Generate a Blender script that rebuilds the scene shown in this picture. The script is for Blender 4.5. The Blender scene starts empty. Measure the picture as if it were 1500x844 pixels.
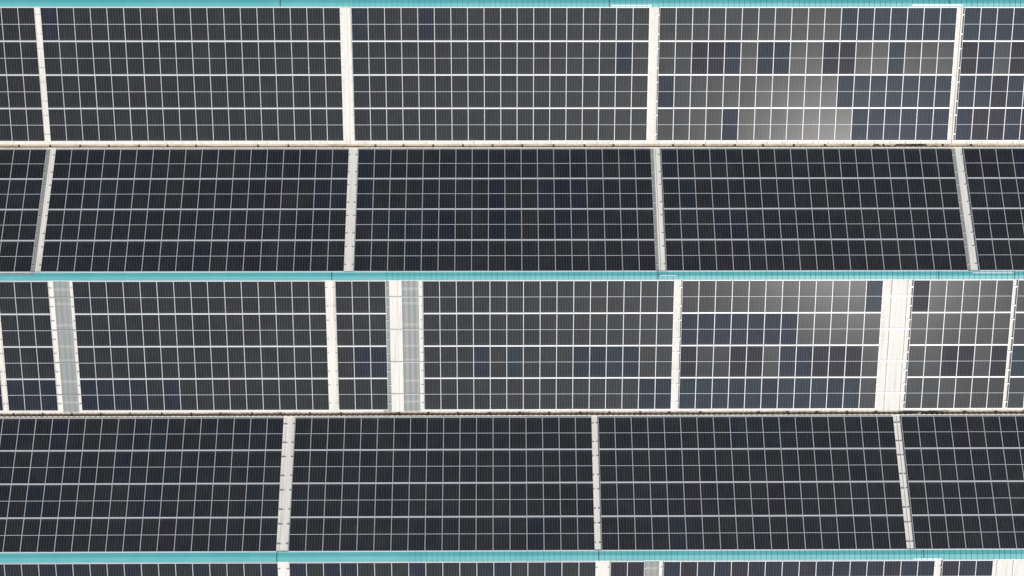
import bpy, bmesh, math, random
from mathutils import Vector, Matrix, Euler

C = bpy.context.scene
R = random.Random(11)

# ------------------------------------------------------------------ camera, sky, sun, exposure
CAM_H = 86.488
CAM_ROT = (0.05891, -0.00833, -0.00229)
FPX = 1850.0                                    # focal length for a frame 1500 wide
cd = bpy.data.cameras.new('camera'); cam = bpy.data.objects.new('camera', cd)
C.collection.objects.link(cam); C.camera = cam
cam.location = (0, 0, CAM_H); cam.rotation_euler = CAM_ROT
cd.sensor_fit = 'HORIZONTAL'; cd.sensor_width = 36; cd.lens = FPX/1500*36
cd.clip_start = 0.5; cd.clip_end = 6000

AL = 0.27856                                    # roof pitch
CA, SA = math.cos(AL), math.sin(AL)
def view_dir(px, py):
    m = Euler(CAM_ROT, 'XYZ').to_matrix()
    return (m @ Vector(((px-750)/FPX, -(py-422)/FPX, -1))).normalized()
# the sun stands where the south slopes mirror it towards the lens near the right of the frame
GLINT = (1262, 285)
d = view_dir(*GLINT); nA = Vector((0, -SA, CA))
SUN = (d - 2*d.dot(nA)*nA).normalized()
sun_el = math.asin(SUN.z); sun_az = math.atan2(SUN.x, SUN.y)

w = bpy.data.worlds.new('World'); C.world = w; w.use_nodes = True
nt = w.node_tree; bg = nt.nodes['Background']
sky = nt.nodes.new('ShaderNodeTexSky'); sky.sky_type = 'NISHITA'; sky.sun_disc = False
sky.sun_elevation = sun_el; sky.sun_rotation = sun_az
sky.air_density = 1.0; sky.dust_density = 2.0; sky.ozone_density = 1.0
nt.links.new(sky.outputs[0], bg.inputs[0]); bg.inputs[1].default_value = 0.09

sd = bpy.data.lights.new('sun', 'SUN'); so = bpy.data.objects.new('sun', sd)
C.collection.objects.link(so)
sd.energy = 3.1; sd.angle = math.radians(0.53); sd.color = (1.0, 0.97, 0.93)
so.rotation_euler = SUN.to_track_quat('Z', 'Y').to_euler(); so.location = SUN*200

vs = C.view_settings
vs.view_transform = 'Standard'; vs.look = 'None'; vs.gamma = 1; vs.exposure = 0.0
vs.use_curve_mapping = False
C.render.resolution_x = 1024; C.render.resolution_y = 576

# ------------------------------------------------------------------ helpers
def mat(name, base, rough=0.5, metal=0.0, spec=0.5, noise=None, coat=None):
    m = bpy.data.materials.new(name); m.use_nodes = True
    n = m.node_tree.nodes; l = m.node_tree.links; b = n['Principled BSDF']
    b.inputs['Roughness'].default_value = rough; b.inputs['Metallic'].default_value = metal
    b.inputs['Specular IOR Level'].default_value = spec
    b.inputs['Base Color'].default_value = (*base, 1)
    if noise:                                   # [(scale xyz, strength, second colour, lo, hi)]
        cur = None
        for sc, stre, col, lo, hi in noise:
            g = n.new('ShaderNodeNewGeometry'); mp = n.new('ShaderNodeMapping')
            mp.inputs['Scale'].default_value = sc
            t = n.new('ShaderNodeTexNoise'); t.inputs['Scale'].default_value = 1
            t.inputs['Detail'].default_value = 5; t.inputs['Roughness'].default_value = 0.62
            r = n.new('ShaderNodeMapRange'); r.inputs[1].default_value = lo; r.inputs[2].default_value = hi
            r.inputs[3].default_value = 0; r.inputs[4].default_value = stre
            x = n.new('ShaderNodeMix'); x.data_type = 'RGBA'
            l.new(g.outputs['Position'], mp.inputs[0]); l.new(mp.outputs[0], t.inputs['Vector'])
            l.new(t.outputs[0], r.inputs[0]); l.new(r.outputs[0], x.inputs[0])
            if cur is None: x.inputs[6].default_value = (*base, 1)
            else: l.new(cur, x.inputs[6])
            x.inputs[7].default_value = (*col, 1); cur = x.outputs[2]
        l.new(cur, b.inputs['Base Color'])
    return m

class MB:
    """collects faces of one mesh"""
    def __init__(s): s.v = []; s.f = []; s.m = []; s.uv = []
    def face(s, pts, mi=0, uv=None):
        k = len(s.v); s.v += [tuple(p) for p in pts]; s.f.append(tuple(range(k, k+len(pts)))); s.m.append(mi)
        s.uv += uv if uv else [(0, 0)]*len(pts)
    def hexa(s, p, mi=0):                       # p: 8 points, bottom ring then top ring (ccw)
        b, t = p[:4], p[4:]
        s.face(b[::-1], mi); s.face(t, mi)
        for i in range(4):
            j = (i+1) % 4; s.face([b[i], b[j], t[j], t[i]], mi)
    def box(s, fr, x0, x1, y0, y1, z0, z1, mi=0):
        s.hexa([fr(x, y, z) for z in (z0, z1) for x, y in ((x0, y0), (x1, y0), (x1, y1), (x0, y1))], mi)
    def sheet(s, grid, off, mi=0):              # a closed thin solid from a grid of points
        n, m = len(grid), len(grid[0])
        lo = [[p+off for p in r] for r in grid]
        for i in range(n-1):
            for j in range(m-1):
                s.face([grid[i][j], grid[i+1][j], grid[i+1][j+1], grid[i][j+1]], mi)
                s.face([lo[i][j], lo[i][j+1], lo[i+1][j+1], lo[i+1][j]], mi)
        for i in range(n-1):
            s.face([grid[i][0], lo[i][0], lo[i+1][0], grid[i+1][0]], mi)
            s.face([grid[i][-1], grid[i+1][-1], lo[i+1][-1], lo[i][-1]], mi)
        for j in range(m-1):
            s.face([grid[0][j], grid[0][j+1], lo[0][j+1], lo[0][j]], mi)
            s.face([grid[-1][j], lo[-1][j], lo[-1][j+1], grid[-1][j+1]], mi)
    def mesh(s, name, mats):
        me = bpy.data.meshes.new(name); me.from_pydata(s.v, [], s.f)
        for mm in mats: me.materials.append(mm)
        me.polygons.foreach_set('material_index', s.m)
        u = me.uv_layers.new(name='UVMap'); u.data.foreach_set('uv', [c for q in s.uv for c in q])
        bm = bmesh.new(); bm.from_mesh(me); bmesh.ops.remove_doubles(bm, verts=bm.verts, dist=1e-5)
        bmesh.ops.recalc_face_normals(bm, faces=bm.faces); bm.to_mesh(me); bm.free()
        me.update(); return me
    def build(s, name, mats, parent=None):
        o = bpy.data.objects.new(name, s.mesh(name, mats if isinstance(mats, list) else [mats]))
        C.collection.objects.link(o)
        if parent: o.parent = parent
        return o

def tag(o, label=None, cat=None, group=None, kind=None):
    for k, v in (('label', label), ('category', cat), ('group', group), ('kind', kind)):
        if v: o[k] = v
    return o
def empty(name, loc=(0, 0, 0), rot=(0, 0, 0)):
    o = bpy.data.objects.new(name, None); C.collection.objects.link(o)
    o.location = loc; o.rotation_euler = rot; o.empty_display_size = 0.3; return o
ident = lambda x, y, z: Vector((x, y, z))

# ------------------------------------------------------------------ roof geometry (metres)
PC, PR = 1.154, 2.32653                         # panel pitch along the ridge and down the slope
PWID, PLEN = PC-0.014, PR-0.014
YR = [24.645, 6.247, 5.609, -12.745, -13.487]   # panel edge next to the ridge, for the five slopes in view
RIDGE = [24.97, 5.928, -13.116]
VALLEY = [15.446, -3.568]
ROOF_W = -0.165                                 # roof sheet below the glass plane
def slope(b, yr=None):                          # frame of a slope: x along ridge, v down from the panel edge, w outwards
    y0 = YR[b] if yr is None else yr
    s = -1 if b % 2 == 0 else 1                 # even slopes fall to the south (towards the bottom of the picture)
    return lambda x, v, w: Vector((x, y0 + s*(v*CA + w*SA), -v*SA + w*CA))
XL, XR = -62.0, 62.0

# ------------------------------------------------------------------ materials
M = {}
M['white'] = mat('white_roof_paint', (0.78, 0.752, 0.68), 0.55, 0, 0.12,
                 [((1.2, .25, .25), .35, (.60, .58, .525), .45, .8), ((9, 9, 9), .25, (.64, .62, .56), .5, .75), ((5, .22, .22), .75, (.47, .45, .39), .52, .78), ((1.6, 1.6, 1.6), .35, (.50, .47, .41), .58, .75)])
M['teal'] = mat('teal_cap_paint', (0.092, 0.395, 0.40), 0.45, 0, 0.4,
                [((.5, .5, .5), .6, (.15, .46, .46), .4, .7), ((3.5, .6, .6), .35, (.17, .36, .36), .5, .75), ((7, 7, 7), .35, (.09, .38, .39), .5, .8)])
M['frame'] = mat('frame_aluminium', (0.77, 0.77, 0.78), 0.50, 0.42, 0.5)
M['rail'] = mat('rail_aluminium', (0.72, 0.72, 0.72), 0.35, 0.35, 0.5)
M['grey'] = mat('grey_flashing', (0.33, 0.36, 0.37), 0.5, 0.3)
M['lip'] = mat('bright_lip', (0.66, 0.80, 0.79), 0.4)
M['gutter'] = mat('gutter_dirty_steel', (0.62, 0.545, 0.43), 0.7, 0, 0.3,
                  [((1.1, 3, 3), .75, (.33, .25, .165), .45, .66), ((.35, 3, 3), .75, (.20, .14, .085), .53, .68), ((12, 12, 12), .5, (.56, .51, .42), .5, .75)])
M['cream'] = mat('cream_sheet_edge', (0.80, 0.76, 0.63), 0.5, 0, 0.3, [((2.7, 2, 2), .6, (.52, .46, .34), .45, .7)])
M['strap'] = mat('rusty_strap', (0.045, 0.035, 0.028), 0.8)
M['dark'] = mat('dark_void', (0.02, 0.02, 0.02), 0.9)
M['wall'] = mat('wall_paint', (0.62, 0.64, 0.62), 0.6, 0, 0.3, [((.6, .6, .2), .4, (.5, .51, .48), .45, .75)])
M['asphalt'] = mat('yard_asphalt', (0.055, 0.054, 0.052), 0.9, 0, 0.3, [((.2, .2, .2), .6, (.085, .082, .078), .4, .7)])
M['floor'] = mat('shop_floor', (0.22, 0.22, 0.21), 0.7)
M['steel'] = mat('painted_purlin', (0.75, 0.73, 0.70), 0.5)
M['cable'] = mat('black_cable', (0.02, 0.02, 0.02), 0.6)
M['twig'] = mat('dry_twigs', (0.06, 0.045, 0.03), 0.9)
M['soil'] = mat('gutter_soil', (0.075, 0.058, 0.036), 0.95, 0, .2, [((14, 14, 14), .7, (.26, .20, .13), .42, .62)])
M['conduit'] = mat('galvanised_conduit', (0.42, 0.43, 0.43), 0.45, 0.4)

def skylight_mat():
    m = mat('fibreglass_sheet', (0.52, 0.575, 0.555), 0.45, 0, 0.4,
            [((3.0, .5, .5), .6, (.60, .55, .52), .4, .7), ((.9, 1.7, 1.7), .35, (.60, .62, .60), .45, .7)])
    n = m.node_tree.nodes; l = m.node_tree.links; b = n['Principled BSDF']; out = n['Material Output']
    t = n.new('ShaderNodeBsdfTransparent'); t.inputs[0].default_value = (.95, .93, .90, 1)
    mx = n.new('ShaderNodeMixShader'); mx.inputs[0].default_value = 0.60
    l.new(b.outputs[0], mx.inputs[1]); l.new(t.outputs[0], mx.inputs[2]); l.new(mx.outputs[0], out.inputs[0])
    return m
M['sky_sheet'] = skylight_mat()

def glass_mat(name, cell, spec, rough, coat, crough, tint=(.86, .95, 1)):
    m = bpy.data.materials.new(name); m.use_nodes = True
    n = m.node_tree.nodes; l = m.node_tree.links; b = n['Principled BSDF']
    uv = n.new('ShaderNodeUVMap'); uv.uv_map = 'UVMap'
    sp = n.new('ShaderNodeSeparateXYZ'); l.new(uv.outputs[0], sp.inputs[0])
    def op(o, a, c=None, d=None):
        q = n.new('ShaderNodeMath'); q.operation = o
        for i, x in enumerate((a, c, d)):
            if x is None: continue
            if isinstance(x, (int, float)): q.inputs[i].default_value = x
            else: l.new(x, q.inputs[i])
        return q.outputs[0]
    U, V = sp.outputs[0], sp.outputs[1]
    au, av = op('ABSOLUTE', U), op('ABSOLUTE', V)
    marg = op('MAXIMUM', op('GREATER_THAN', au, .5550), op('GREATER_THAN', av, PLEN/2-.040))
    mid = op('LESS_THAN', av, .011)
    def comb(x, pitch, width):
        f = op('FRACT', op('ADD', op('DIVIDE', x, pitch), 0.5))
        return op('LESS_THAN', op('ABSOLUTE', op('SUBTRACT', f, .5)), width/pitch/2)
    colg = comb(U, .1850, .0085)
    mask = op('MAXIMUM', op('MAXIMUM', marg, mid), op('MULTIPLY', colg, .17))
    g = n.new('ShaderNodeNewGeometry')
    t = n.new('ShaderNodeTexNoise'); t.inputs['Scale'].default_value = .55; t.inputs['Detail'].default_value = 6
    l.new(g.outputs['Position'], t.inputs['Vector'])
    t2 = n.new('ShaderNodeTexNoise'); t2.inputs['Scale'].default_value = 5; t2.inputs['Detail'].default_value = 4
    l.new(g.outputs['Position'], t2.inputs['Vector'])
    cv = n.new('ShaderNodeMix'); cv.data_type = 'RGBA'
    cv.inputs[6].default_value = (*[q*.72 for q in cell], 1); cv.inputs[7].default_value = (cell[0]*1.30, cell[1]*1.28, cell[2]*1.22, 1)
    wn = n.new('ShaderNodeTexWhiteNoise'); wn.noise_dimensions = '3D'
    sn = n.new('ShaderNodeVectorMath'); sn.operation = 'SNAP'; sn.inputs[1].default_value = (.185, .185, .4)
    l.new(g.outputs['Position'], sn.inputs[0]); l.new(sn.outputs[0], wn.inputs[0])
    l.new(op('ADD', op('MULTIPLY', t.outputs[0], .7), op('MULTIPLY', wn.outputs[0], .3)), cv.inputs[0])
    x1 = n.new('ShaderNodeMix'); x1.data_type = 'RGBA'
    l.new(cv.outputs[2], x1.inputs[6]); x1.inputs[7].default_value = (.76, .77, .78, 1)
    l.new(mask, x1.inputs[0])
    x2 = n.new('ShaderNodeMix'); x2.data_type = 'RGBA'        # thin film of dust
    l.new(x1.outputs[2], x2.inputs[6]); x2.inputs[7].default_value = (.30, .275, .235, 1)
    dust = op('ADD', op('MULTIPLY', op('MAXIMUM', op('SUBTRACT', t.outputs[0], .42), 0), .07),
              op('MULTIPLY', op('MAXIMUM', op('SUBTRACT', t2.outputs[0], .5), 0), .04))
    l.new(dust, x2.inputs[0])
    # dust washed down to the lower edge of the panel, broken up by noise
    edge = op('POWER', op('MAXIMUM', op('MINIMUM', op('DIVIDE', op('SUBTRACT', -PLEN/2+.30, V), .26), 1), 0), 2.0)
    smp = n.new('ShaderNodeMapping'); smp.inputs['Scale'].default_value = (7, 1.1, 1.1)
    t3 = n.new('ShaderNodeTexNoise'); t3.inputs['Scale'].default_value = 1; t3.inputs['Detail'].default_value = 4
    l.new(g.outputs['Position'], smp.inputs[0]); l.new(smp.outputs[0], t3.inputs['Vector'])
    streak = op('MULTIPLY', op('MAXIMUM', op('SUBTRACT', t3.outputs[0], .50), 0), .10)
    x3 = n.new('ShaderNodeMix'); x3.data_type = 'RGBA'
    l.new(x2.outputs[2], x3.inputs[6]); x3.inputs[7].default_value = (.33, .30, .25, 1)
    l.new(op('ADD', streak, op('MULTIPLY', op('MULTIPLY', edge, t2.outputs[0]), .16)), x3.inputs[0])
    l.new(x3.outputs[2], b.inputs['Base Color'])
    # the laminate bows up by a millimetre or so between its frame members
    sag = op('ADD', op('MULTIPLY', op('ADD', op('MULTIPLY', V, V), op('MULTIPLY', op('MULTIPLY', U, U), 2.0)), -.0006), op('MULTIPLY', t2.outputs[0], .0005))
    bp = n.new('ShaderNodeBump'); bp.inputs['Strength'].default_value = 1; bp.inputs['Distance'].default_value = 1
    l.new(sag, bp.inputs['Height']); l.new(bp.outputs[0], b.inputs['Normal']); l.new(bp.outputs[0], b.inputs['Coat Normal'])
    b.inputs['Roughness'].default_value = rough; b.inputs['Specular IOR Level'].default_value = spec
    b.inputs['Coat Weight'].default_value = coat; b.inputs['Coat Roughness'].default_value = crough
    b.inputs['Coat IOR'].default_value = 1.22
    b.inputs['Specular Tint'].default_value = (*tint, 1); b.inputs['Coat Tint'].default_value = (1, 1, 1, 1)
    return m
G = [glass_mat('solar_glass_charcoal', (.0092, .0110, .0132), .25, .60, .44, .23),
     glass_mat('solar_glass_grey', (.0104, .0114, .0130), .25, .60, .44, .23),
     glass_mat('solar_glass_warm', (.0108, .0106, .0116), .25, .60, .44, .23),
     glass_mat('solar_glass_navy', (.0088, .0104, .0172), .30, .59, .07, .24, (.60, .74, 1)),
     glass_mat('solar_glass_slate', (.0088, .0118, .0162), .33, .59, .085, .24, (.60, .80, 1)),
     glass_mat('solar_glass_plum', (.0105, .0100, .0130), .26, .60, .06, .24, (.85, .82, 1))]

# ------------------------------------------------------------------ ground
g = MB()
g.box(ident, -1500, 1500, -1500, 1500, -12.5, -12)
tag(g.build('ground', M['asphalt']), 'dark asphalt yard around the factory', None, None, 'structure')

# ------------------------------------------------------------------ the factory: walls, roof slopes, caps, gutters
bld = empty('factory_building', (0, 0, -12))
tag(bld, 'long factory with ridged white metal roof, teal ridge caps and dirty valley gutters', 'building')
DOWN = Vector((0, 0, 12))
def bpart(mb, name, m, parent=None, label=None):
    p = parent or bld
    o = mb.build(name, m)
    if p is bld: mb_off = Matrix.Translation(DOWN); o.data.transform(mb_off)
    else: o.data.transform(Matrix.Translation(DOWN))
    o.parent = p
    if label: o['label'] = label
    return o

SKY = {1: [(-32.6, -32.0), (10.30, 10.87), (31.75, 32.42)],       # translucent sheets, by slope: x ranges; the first is added, standing in for grey rib shade
       2: [(-30.74, -29.62), (-8.3, -7.72), (-6.86, -5.70)],
       4: [(9.68, 10.70)]}
EAVE = {0: 0.198, 1: 0.115, 2: 0.150, 3: 0.090, 4: 0.15}
def rib_profile(x0, x1, ph):
    xs = []
    k = math.ceil((x0-ph)/0.3667)
    pts = [(x0, 0)]
    while True:
        c = ph + k*0.3667
        if c > x1-0.06: break
        if c > x0+0.06:
            if k % 3 == 0: pts += [(c-.038, 0), (c-.022, .062), (c+.022, .062), (c+.038, 0)]
            else: pts += [(c-.03, 0), (c-.012, .009), (c+.012, .009), (c+.03, 0)]
        k += 1
    pts.append((x1, 0)); return pts
PHASE = {0: .31, 1: -31.88+1.1*29, 2: 26.975-1.1*24, 3: 27.85-1.1*25, 4: 33.75-1.1*30}
def roof_slope(b, fr, v0, v1, label):
    cuts = sorted(SKY.get(b, [])); x = XL; segs = []
    for a, c in cuts: segs.append((x, a)); x = c
    segs.append((x, XR))
    mb = MB(); off = (fr(0, 0, -0.03)-fr(0, 0, 0))
    for a, c in segs:
        pr = rib_profile(a, c, PHASE[b])
        mb.sheet([[fr(px, v, ROOF_W+h) for v in (v0, (v0+v1)/2, v1)] for px, h in pr], off)
    o = bpart(mb, 'roof_slope', M['white'], None, label)
    for i, (a, c) in enumerate(cuts):
        sb = MB(); n = max(3, int((c-a)/0.18)); pts = []
        for k in range(n+1):
            px = a+0.004+(c-a-0.008)*k/n; pts.append((px, .024 if k % 2 else 0))
        sb.sheet([[fr(px, v, ROOF_W+0.004+h) for v in (v0, (v0+v1)/2, v1)] for px, h in pts], off*0.1)
        bpart(sb, 'skylight', M['sky_sheet'], o, 'grey-green translucent fibreglass roof strip')
        if c-a > 0.9:                            # purlins and bracing seen through the sheet
            pb = MB(); v = 0.55
            while v < v1:
                pb.box(fr, a-.3, c+.3, v, v+.16, ROOF_W-.32, ROOF_W-.12); v += 1.02 + .5*((i+int(v)) % 2)
            bpart(pb, 'purlin', M['steel'], o)
    return o
V4 = 4*PR
ridge_gap = lambda b: [0.325, 0.319, 0.319, 0.371, 0.371][b]
names = ['top slope of white ribbed sheet', 'second slope of white ribbed sheet', 'third slope of white ribbed sheet with skylight strips',
         'fourth slope of white ribbed sheet', 'bottom slope of white ribbed sheet']
for b in range(5):
    roof_slope(b, slope(b), -(ridge_gap(b)-.045)/CA, V4+EAVE[b]/CA, names[b])
PHASE[5] = PHASE[1]; PHASE[7] = PHASE[1]; PHASE[6] = PHASE[0]
roof_slope(5, slope(5, 25.29), -.28/CA, V4+.15/CA, None)                # beyond the top and the bottom of the frame
roof_slope(6, slope(6, 43.68), -.28/CA, V4+.15/CA, None)
roof_slope(7, slope(7, -31.84), -.28/CA, V4+.15/CA, None)

# walls: gable ends and the two long sides
zr = lambda y: -abs(y-min((44.01, 24.97, 5.928, -13.116, -32.16), key=lambda r: abs(r-y)))*math.tan(AL)-0.30
ys = [-32.2]
ys = sorted([-32.16, -22.64, -13.116, -3.568, 5.928, 15.446, 24.97, 34.49, 44.01])
for x in (XL+0.2, XR-0.6):
    mb = MB()
    for ya, yb in zip(ys, ys[1:]):
        za = -0.32 if ys.index(ya) % 2 == 0 else -3.3; zb = -0.32 if ys.index(yb) % 2 == 0 else -3.3
        mb.hexa([Vector((x+dx, y, z)) for z in ('lo', 'hi') for dx, y in ((0, ya), (.4, ya), (.4, yb), (0, yb))
                 for z in [(-12 if z == 'lo' else (za if y == ya else zb))]])
    bpart(mb, 'wall', M['wall'])
for y in (-32.36, 43.81):
    mb = MB(); mb.box(ident, XL+.65, XR-.65, y, y+.4, -12, -.4); bpart(mb, 'wall', M['wall'])
mb = MB(); mb.box(ident, XL+.65, XR-.65, -31.9, 43.75, -11.99, -11.9); bpart(mb, 'floor', M['floor'])

# ridge caps: segments with joints, ribbed where the photo shows ribs
def ridge_cap(ri, x0, x1, ribbed, y_n, y_s, ph=0.0, label=None, drop=0.0, joint=True):
    yc = RIDGE[ri]; mb = MB()
    bz = -.135/CA + .045
    def pt(x, y, h):
        gap = ridge_gap(2*ri) if y < yc else ridge_gap(min(2*ri+1, 4) if ri == 0 else 2*ri-1)
        return Vector((x, y, (gap-abs(y-yc))*math.tan(AL) + bz + h - drop))
    pts = [(x0, 0)]
    if ribbed:
        k = math.ceil((x0-ph)/.378)
        while ph+k*.378 < x1-.06:
            c = ph+k*.378 + (.012 if k % 3 else -.01)
            if c > x0+.05: pts += [(c-.026, 0), (c-.012, .040), (c+.012, .040), (c+.026, 0)]
            k += 1
    pts.append((x1, 0))
    rows = [y_n, yc+.05, yc, yc-.05, y_s]
    bend = {2: -.004}
    mb.sheet([[pt(x, y, h + (-.012 if j == 2 else 0)) for j, y in enumerate(rows)] for x, h in pts], Vector((0, 0, -.006)))
    o = bpart(mb, 'ridge_cap', M['teal'], None, label)
    for ya, yb in ((y_s+.050, y_s-.004), (y_n-.034, y_n+.004)):  # pale strips added along both cap edges to imitate the bright panel-frame line
        hb = MB(); hb.sheet([[pt(x, ya, .022), pt(x, (ya+yb)/2, .027), pt(x, yb, .022), pt(x, yb, -.02)] for x in (x0, x1)], Vector((0, 0, -.004)))
        bpart(hb, 'bright_edge_strip', M['lip'], o)
    if x1 < XR-1 and joint:
        jb = MB(); jb.sheet([[pt(x, yy, .004) for yy in (y_n, yc, y_s)] for x in (x1-.02, x1+.03)], Vector((0, 0, -.004)))
        bpart(jb, 'joint_strip', M['dark'], o)
    return o
# (ridge, joints in x, first ribbed x)
for ri, joints, ribx in ((0, [XL, -36.2, -15.3, 7.57, 31.3, XR], -11.5), (1, [XL, -35.5, -11.6, 10.8, 30.15, 35.4, XR], -8.1),
                         (2, [XL, -36.0, -15.2, 6.6, 28.7, XR], -6.5)):
    yn = RIDGE[ri] + ridge_gap(max(2*ri-1, 0)) - .012; ysn = RIDGE[ri] - ridge_gap(2*ri) + .012
    for a, c in zip(joints, joints[1:]):
        parts = [(a, c, True)]
        if a < ribx < c: parts = [(a, ribx, False), (ribx, c, True)]
        elif c <= ribx: parts = [(a, c, False)]
        for p, q, rb in parts:
            ridge_cap(ri, p+.006 if p != ribx else p, q-.030 if q != ribx else q, rb, yn, ysn, .1*ri, None, 0, q != ribx)
    mb = MB()                                   # dark closure under the caps
    yc = RIDGE[ri]
    for xx in joints[1:-1]:
        pass
    mb.box(ident, XL+.3, XR-.3, yc-.10, yc+.10, -.30, -.16); bpart(mb, 'ridge_filler', M['dark'])
for yc in (44.01, -32.16):
    mb = MB()
    mb.sheet([[Vector((x, y, -.05-abs(y-yc)*math.tan(AL)+.11)) for y in (yc+.32, yc, yc-.32)] for x in (XL, XR)], Vector((0, 0, -.006)))
    bpart(mb, 'ridge_cap', M['teal'])

# raised flashings with a bright folded lip beside some caps
def flashing(x0, x1, y, zoff, wid, m, label=None):
    mb = MB(); ri = min(range(3), key=lambda i: abs(RIDGE[i]-y)); yc = RIDGE[ri]
    z = (.325-abs(y-yc))*math.tan(AL) - .135/CA + .045 + zoff
    s = 1 if y > yc else -1
    rows = [y-s*wid/2, y+s*wid/2, y+s*(wid/2+.01)]
    zz = [z+wid/2*math.tan(AL), z-wid/2*math.tan(AL), z-wid/2*math.tan(AL)-.05]
    prof = [[Vector((x, yy, q)) for yy, q in zip(rows, zz)] for x in (x0, x1)]
    mb.sheet(prof if s < 0 else [list(r) for r in prof], Vector((0, 0, -.008)))
    bpart(mb, 'flashing', m, None, label)
flashing(7.70, 10.50, RIDGE[0]-.19, .030, .085, M['lip'], 'bright folded lip beside the top cap')
flashing(28.65, 32.2, RIDGE[0]-.17, .030, .13, M['lip'], 'wide bright folded lip at the top right')
flashing(10.9, 12.0, RIDGE[1]+.02, .060, .07, M['lip'])
flashing(32.45, 35.3, RIDGE[1]+.17, .030, .09, M['lip'], 'bright folded lip on the middle cap at the right')
flashing(28.0, 29.9, RIDGE[2]-.29, .030, .10, M['lip'])
flashing(-37.5, -32.05, RIDGE[1]+.19, .030, .12, M['grey'], 'grey folded strip on the middle cap at the left')

# valley gutters with straps
def gutter(vi, ba, bb):
    fa, fb = slope(ba), slope(bb)
    pa = fa(0, V4+EAVE[ba]/CA, ROOF_W-.04); pb = fb(0, V4+EAVE[bb]/CA, ROOF_W-.04)
    ya, yb, zt = pa.y+.06, pb.y-.06, min(pa.z, pb.z)-.012
    zf = zt-(.13 if vi == 0 else .22)
    prof = [(ya+.05, zt), (ya, zt), (ya-.02, zf), (yb+.02, zf), (yb, zt), (yb-.05, zt)]
    mb = MB(); n = 60
    mb.sheet([[Vector((XL+.2+(XR-XL-.4)*i/n, y, z)) for y, z in prof] for i in range(n+1)], Vector((0, 0, -.006)))
    o = bpart(mb, 'gutter', M['gutter'], None, 'brown dirty valley gutter below the top slope' if vi == 0 else 'shadowed valley gutter below the third slope')
    x = -36.4
    while x < 37:
        x += 2.12 + R.uniform(-.12, .12)
        if R.random() < .12: continue
        s = MB(); s.box(ident, x-.035, x+.035, pb.y+.01, pa.y-.02, zt-.075, zt-.062)
        s.box(ident, x-.055, x+.055, pb.y+.05, pa.y-.05, zt-.0615, zt-.02)
        bpart(s, 'strap', M['strap'], o)
    # cream edge trim of the lower sheet
    e = MB(); n = 660; g0 = []
    for i in range(n+1):
        xx = XL+.2+(XR-XL-.4)*i/n
        wv = .008*math.sin(i*2*math.pi/1.0) + ((.020 if vi == 0 else .045) if i % 2 else 0)
        q0 = fb(xx, V4+.012, ROOF_W+.075); q1 = fb(xx, V4+EAVE[bb]/CA+wv, ROOF_W+.075); q1.z = q0.z-.004
        g0.append([q0, q1, q1+Vector((0, .004, -.09))])
    e.sheet(g0, Vector((0, 0, -.004)))
    bpart(e, 'eave_trim', M['cream'])
    return pa, pb, zt, zf
GU = [gutter(0, 0, 1), gutter(1, 2, 3)]

# ------------------------------------------------------------------ solar panels
ARR = [  # key, slope, left edge, columns, name used in the labels, side to count from when an edge leaves the frame
 ('A0', 0, -32.336-18*PC, 18, "top slope's left-edge array", 'right'), ('A1', 0, -31.943, 18, "top slope's left array", None),
 ('A2', 0, -10.402, 18, "top slope's middle array", None), ('A3', 0, 11.069, 18, "top slope's right array", None),
 ('A4', 0, 32.357, 18, "top slope's right-edge array", 'left'),
 ('B0', 1, -32.192-18*PC, 18, "second slope's left-edge array", 'right'), ('B1', 1, -31.563, 18, "second slope's left array", None),
 ('B2', 1, -10.124, 18, "second slope's middle array", None), ('B3', 1, 11.366, 18, "second slope's right array", None),
 ('B4', 1, 32.949, 18, "second slope's right-edge array", 'left'),
 ('C0', 2, -34.86-12*PC, 12, "third slope's left-edge array", 'right'), ('C1', 2, -34.492, 3, "third slope's left three-column array", None),
 ('C2', 2, -29.38, 15, "third slope's left wide array", None), ('C3', 2, -11.404, 3, "third slope's middle three-column array", None),
 ('C4', 2, -5.40, 15, "third slope's middle wide array", None), ('C5', 2, 12.449, 12, "third slope's right twelve-column array", None),
 ('C6', 2, 28.382, 6, "third slope's right six-column array", None), ('C7', 2, 35.606, 12, "third slope's right-edge array", 'left'),
 ('D0', 3, -33.714-2*PC, 18, "fourth slope's left array", 'right'), ('D1', 3, -14.444, 18, "fourth slope's middle array", None),
 ('D2', 3, 6.786, 18, "fourth slope's right array", None), ('D3', 3, 28.105, 18, "fourth slope's right-edge array", 'left'),
 ('E0', 4, -15.147-18*PC, 18, "bottom slope's left array", 'right'), ('E1', 4, -14.389, 18, "bottom slope's middle array", None),
 ('E2', 4, 7.375, 2, "bottom slope's two-column array", None), ('E3', 4, 10.976, 16, "bottom slope's right wide array", None),
 ('E4', 4, 29.951, 3, "bottom slope's three-column array", None)]
CAMM = cam.rotation_euler.to_matrix().transposed()
def project(p):
    q = CAMM @ (p - Vector((0, 0, CAM_H)))
    return 750 + FPX*q.x/-q.z, 422 - FPX*q.y/-q.z
def clip_area(poly):
    for ax, lim, sg in ((0, 0, 1), (0, 1500, -1), (1, 0, 1), (1, 844, -1)):
        out = []
        for i, p in enumerate(poly):
            q = poly[i-1]; a, c = sg*(q[ax]-lim), sg*(p[ax]-lim)
            if (a < 0) != (c < 0):
                t = a/(a-c); out.append((q[0]+t*(p[0]-q[0]), q[1]+t*(p[1]-q[1])))
            if c >= 0: out.append(p)
        poly = out
        if not poly: return 0
    return abs(sum(poly[i-1][0]*poly[i][1]-poly[i][0]*poly[i-1][1] for i in range(len(poly))))/2
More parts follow.
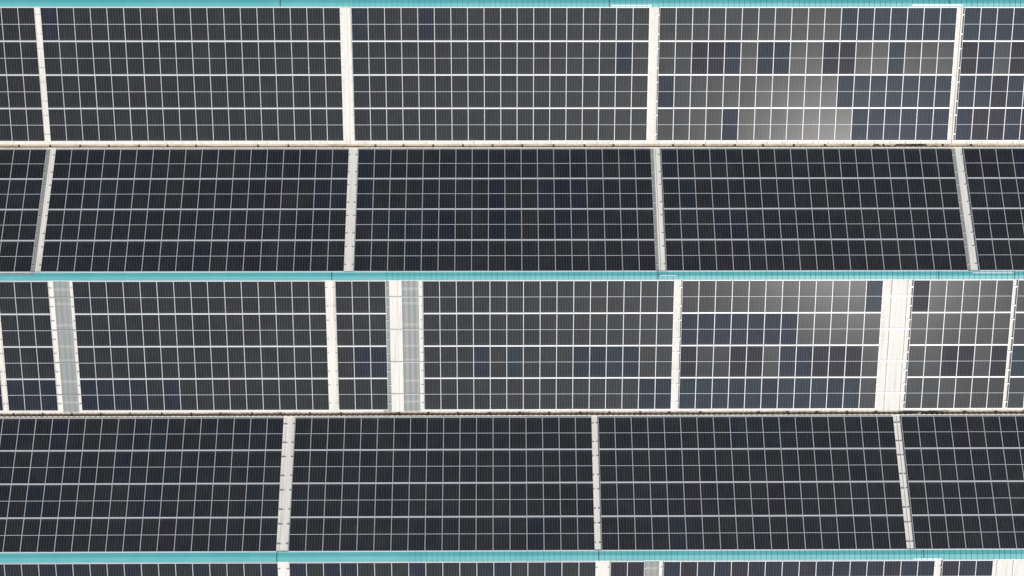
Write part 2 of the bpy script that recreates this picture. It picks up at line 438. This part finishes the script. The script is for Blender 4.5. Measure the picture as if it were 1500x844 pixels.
# which panels have the smoother navy (b), slate (s) or plum (d) glass; all others are the grey textured kind
SPEC = {}
def setk(key, row, cols, k):
    for c in cols: SPEC[key, row, c] = k
setk('A3', 0, range(11, 18), 's'); setk('A3', 1, [2, 3, 10, 11], 'd'); setk('A3', 1, [4, 6, 7], 'b'); setk('A3', 1, [14], 's')
setk('A3', 2, [0, 11], 'b'); setk('A3', 2, range(12, 18), 's'); setk('A3', 3, [4], 'b'); setk('A3', 3, range(12, 18), 'b')
setk('A4', 0, range(18), 's'); setk('A4', 1, [0, 3, 4, 7], 'd'); setk('A4', 1, [1], 'b'); setk('A4', 2, [0, 1, 3, 4, 5], 's'); setk('A4', 2, [2], 'd')
setk('A4', 3, range(18), 'd'); setk('A4', 3, [0, 3], 'b')
setk('A2', 0, [0, 4], 'b'); setk('A2', 1, [16], 'b'); setk('A1', 0, [0], 'b')
setk('C4', 2, [3, 9, 10, 12], 'b'); setk('C4', 2, [5, 11], 's'); setk('C4', 3, [13, 14], 'b')
setk('C5', 0, [11], 's'); setk('C5', 1, range(0, 7), 'b'); setk('C5', 2, [0, 3, 4, 8, 9, 10], 'd'); setk('C5', 2, [6, 7], 'b')
setk('C5', 3, range(0, 11), 's'); setk('C5', 3, [3, 5, 9], 'b')
setk('C6', 0, [0], 'd'); setk('C6', 2, [2, 3, 5], 'd'); setk('C7', 2, [0, 1, 2, 3], 's')
setk('C1', 3, range(3), 'b'); setk('C2', 3, [0, 1, 2, 3, 5], 'b'); setk('C3', 2, [1, 2], 'b')
setk('B2', 1, [11, 12, 13, 8], 'b'); setk('B2', 2, [12, 4, 5, 8], 'b'); setk('B3', 2, [3, 4], 'b'); setk('B1', 1, [16], 'b')
for r in range(4):
    setk('E3', r, range(16), 'b'); setk('E3', r, [1, 4, 8, 13], 'd'); setk('E4', r, [0], 'd'); setk('E4', r, [1, 2], 'b'); setk('E2', r, [0, 1], 'd')
    setk('E1', r, [0, 2, 3, 7, 11, 12, 15], 'b'); setk('E0', r, [0, 4, 5, 9, 13, 17], 'b')

def ring(mb, xf, mi):                           # the aluminium frame of one panel
    X, Y, lp, lq, H = PWID/2, PLEN/2, .011, .022, .035
    o = [(-X, -Y), (X, -Y), (X, Y), (-X, Y)]; i = [(-X+lp, -Y+lq), (X-lp, -Y+lq), (X-lp, Y-lq), (-X+lp, Y-lq)]
    for a in range(4):
        c = (a+1) % 4
        P = lambda q, z: xf(Vector((q[0], q[1], z)))
        mb.face([P(o[a], 0), P(o[c], 0), P(i[c], 0), P(i[a], 0)], mi)
        mb.face([P(o[a], -H), P(o[c], -H), P(o[c], 0), P(o[a], 0)], mi)
        mb.face([P(i[c], -H), P(i[a], -H), P(i[a], 0), P(i[c], 0)], mi)
        mb.face([P(o[c], -H), P(o[a], -H), P(i[a], -H), P(i[c], -H)], mi)
def pane(mb, xf, mi):                           # the glass laminate with its cells
    X, Y, t, z = PWID/2-.012, PLEN/2-.023, .006, -.002
    c = [(-X, -Y), (X, -Y), (X, Y), (-X, Y)]
    T = [xf(Vector((*q, z))) for q in c]; B = [xf(Vector((*q, z-t))) for q in c]
    mb.face(T, mi, c); mb.face(B[::-1], mi, [(9, 9)]*4)
    for a in range(4):
        e = (a+1) % 4; mb.face([B[a], B[e], T[e], T[a]], mi, [(9, 9)]*4)
mb = MB(); ring(mb, lambda p: p, 0); frame_me = mb.mesh('frame', [M['frame']])
pane_me = []
for gm in G:
    mb = MB(); pane(mb, lambda p: p, 0); pane_me.append(mb.mesh('glass', [gm]))

ORD = ['first', 'second', 'third', 'fourth', 'fifth', 'sixth', 'seventh', 'eighth', 'ninth', 'tenth', 'eleventh', 'twelfth',
       'thirteenth', 'fourteenth', 'fifteenth', 'sixteenth', 'seventeenth', 'eighteenth']
ROW = ['top', 'second', 'third', 'lowest']
cells = []
for key, b, x0, n, nm, side in ARR:
    fr = slope(b)
    for r in range(4):
        for c in range(n):
            xc = x0 + (c+.5)*PC
            if abs(xc) > 45: continue
            vi = r if b % 2 == 0 else 3-r
            v = (vi+.5)*PR - (.010 if True else 0)
            co = [project(fr(xc+dx*PWID/2, v+dv*PLEN/2, 0)) for dx, dv in ((-1, -1), (1, -1), (1, 1), (-1, 1))]
            k = SPEC.get((key, r, c))
            if k is None:
                q = R.random()
                if b % 2: gi = 0 if q < .55 else 1 if q < .68 else 2 if q < .80 else 3 if q < .81 else 4 if q < .84 else 5 if q < .87 else 1
                else: gi = 0 if q < .40 else 1 if q < .70 else 2
                if key in ('A3', 'C5', 'C6', 'C7', 'A4') and gi > 2: gi = 1
            else: gi = {'b': 3, 's': 4, 'd': 5}[k]
            rot = (AL + math.radians(R.gauss(0, .11)), math.radians(R.gauss(0, .11)), (math.pi if b % 2 else 0) + math.radians(max(-.1, min(.1, R.gauss(0, .05)))))
            loc = fr(xc + max(-.005, min(.005, R.gauss(0, .0025))), v + max(-.005, min(.005, R.gauss(0, .0025))), R.gauss(0, .0015))
            cells.append((clip_area(co), key, nm, side, n, b, r, c, gi, k, loc, rot))
order = sorted(range(len(cells)), key=lambda i: -cells[i][0])
single = set(order[:300])
stuff = MB()
first = None
for i, (ar, key, nm, side, n, b, r, c, gi, k, loc, rot) in enumerate(cells):
    if i not in single:
        xm = Matrix.Translation(loc) @ Euler(rot, 'XYZ').to_matrix().to_4x4()
        ring(stuff, lambda p: xm @ p, 0); pane(stuff, lambda p: xm @ p, 1+gi); continue
    e = empty('solar_panel', loc, rot)
    if first is None:
        f = bpy.data.objects.new('frame', frame_me); p = bpy.data.objects.new('glass', pane_me[gi]); first = (f, p)
    else:
        f, p = first[0].copy(), first[1].copy(); p.data = pane_me[gi]
    for o in (f, p):
        C.collection.objects.link(o); o.parent = e
    sd_ = side or ('left' if c < n/2 else 'right')
    num = ORD[c] if sd_ == 'left' else ORD[n-1-c]
    tone = 'black'
    if key in ('A3', 'A4', 'C5', 'C6', 'C7', 'E3', 'E4'):
        tone = {None: 'grey', 'b': 'navy', 's': 'blue-grey', 'd': 'dark'}[k]
    tag(e, f'{tone} solar panel, {num} from {sd_} in {ROW[r]} row of {nm}', 'solar panel', 'solar panels on the factory roof')
so_ = stuff.build('solar_panels', [M['frame']]+G)
tag(so_, 'remaining dark solar panels filling the roof slopes in framed rows', 'solar panels', 'solar panels on the factory roof', 'stuff')

# ------------------------------------------------------------------ mounting rails, conduits
for key, b, x0, n, nm, side in ARR:
    if b == 4: rows = [0]
    else: rows = range(4)
    fr = slope(b); x1 = x0+n*PC-.02
    la, lb = max(x0, -46), min(x1, 46)
    for r in rows:
        vi = r if b % 2 == 0 else 3-r
        for h, fq in enumerate((.215, .785)):
            v = (vi+fq)*PR
            oa, ob = .13+R.uniform(0, .06), .13+R.uniform(0, .06)
            if key in ('C1', 'C3', 'B3', 'A4'): ob += .06
            if key in ('D0', 'D2'): ob += .17
            mb = MB(); ca, cb = la-oa, lb+ob
            for (a0, a1, c0, c1) in ((-.022, .022, -.082, -.070), (-.022, -.017, -.070, -.0365), (.017, .022, -.070, -.0365), (-.0169, -.006, -.046, -.0365), (.006, .0169, -.046, -.0365)):
                mb.box(fr, ca, cb, v+a0, v+a1, c0, c1)
            x = ca+.10
            while x < cb:
                mb.box(fr, x-.02, x+.02, v-.03, v+.03, ROOF_W+.001, -.0825); x += 1.1
            half = ('upper' if (h == 0) == (b % 2 == 0) else 'lower')
            o = mb.build('mounting_rail', M['rail'])
            tag(o, f'silver mounting rail under {half} half of {ROW[r]} row of {nm}', 'mounting rail', 'mounting rails under the panel arrays')
for (b, xa, xb, where) in ((2, -31.05, -29.36, 'left skylight gap of third slope'), (2, -7.96, -5.38, 'middle skylight gap of third slope'),
                           (2, 26.27, 28.40, 'right white gap of third slope')):
    fr = slope(b)
    for r in range(4):
        v = (r+.5)*PR; mb = MB()
        mb.box(fr, xa, xb, v-.030, v+.030, ROOF_W+.040, ROOF_W+.085)
        for x in (xa+.1, (xa+xb)/2, xb-.1): mb.box(fr, x-.02, x+.02, v-.045, v+.045, ROOF_W+.002, ROOF_W+.0395)
        tag(mb.build('cable_conduit', M['conduit'] if xa < 20 else M['rail']), f'thin conduit crossing the {where} beside the {ROW[r]} panel row', 'conduit', 'conduits crossing the roof gaps')

# ------------------------------------------------------------------ odds and ends in the gutters
def tube(mb, pts, r, n=7):
    rings = []
    for i, p in enumerate(pts):
        t = (pts[min(i+1, len(pts)-1)]-pts[max(i-1, 0)]).normalized()
        a = t.orthogonal().normalized(); c = t.cross(a)
        rings.append([p+(a*math.cos(q*2*math.pi/n)+c*math.sin(q*2*math.pi/n))*r for q in range(n)])
    for A_, B_ in zip(rings, rings[1:]):
        for q in range(n): mb.face([A_[q], A_[(q+1) % n], B_[(q+1) % n], B_[q]])
    mb.face(rings[0][::-1]); mb.face(rings[-1])
pa, pb, zt, zf = GU[0]
mb = MB()
for i in range(120):
    q = R.random(); p = Vector((29.6+R.gauss(0, .45), (pa.y+pb.y)/2+R.gauss(.04, .06), zt-.08+R.uniform(0, .10)))
    a = R.uniform(0, 6.28); L = R.uniform(.08, .32); dv = Vector((math.cos(a), math.sin(a)*.6, R.uniform(-.2, .35)))*L
    tube(mb, [p, p+dv*.5+Vector((0, 0, R.uniform(0, .03))), p+dv], R.uniform(.006, .013), 5)
tag(mb.build('twig_clump', M['twig']), 'dark clump of dry twigs caught in the gutter below the top right array', 'twigs')
def soil(name, x0, x1, vi, label, frac=.7):
    pa, pb, zt, zf = GU[vi]; mb = MB(); n = int((x1-x0)/.12); gr = []
    for i in range(n+1):
        x = x0+(x1-x0)*i/n; e = min(1, 4*i/n, 4*(n-i)/n)
        row = []
        for j in range(6):
            y = pb.y-.04+(pa.y-pb.y+.08)*(j/5)*(.62+.38*math.sin(i*.7)*math.sin(i*.23+1))
            row.append(Vector((x, y, zf+.012+e*frac*.17*(.6+.4*math.sin(j/5*math.pi))+R.uniform(-.012, .012)*e)))
        gr.append(row)
    mb.sheet(gr, Vector((0, 0, -.008))); tag(mb.build(name, M['soil']), label, 'silt', None, None)
soil('gutter_silt', 26.6, 31.4, 0, 'dark strip of silt in the gutter below the top right array')
soil('gutter_silt', 28.6, 31.3, 1, 'dark silt in the lower gutter beside the pale bent offcut')
pa, pb, zt, zf = GU[1]
mb = MB(); tube(mb, [Vector((28.15+.35*i, (pa.y+pb.y)/2+.05*math.sin(i*.9)-.03+.012*i, zt-.03+.05*math.sin(i*.6))) for i in range(11)], .028, 8)
tag(mb.build('cable', M['cable']), 'loose black cable lying along the lower gutter at the right', 'cable')
mb = MB(); gr = []
for i in range(13):
    x = 28.75+.07*i; q = i/12
    gr.append([Vector((x, pb.y-.02+.16*q*q+.13*math.cos(a)*(1-.3*q), zt-.02+.13*math.sin(a)*(1-.3*q))) for a in [k*math.pi/7 for k in range(8)]])
mb.sheet(gr, Vector((0, 0, -.006)))
tag(mb.build('sheet_offcut', M['grey']), 'pale bent sheet offcut lying across the lower gutter at the right', 'metal offcut')
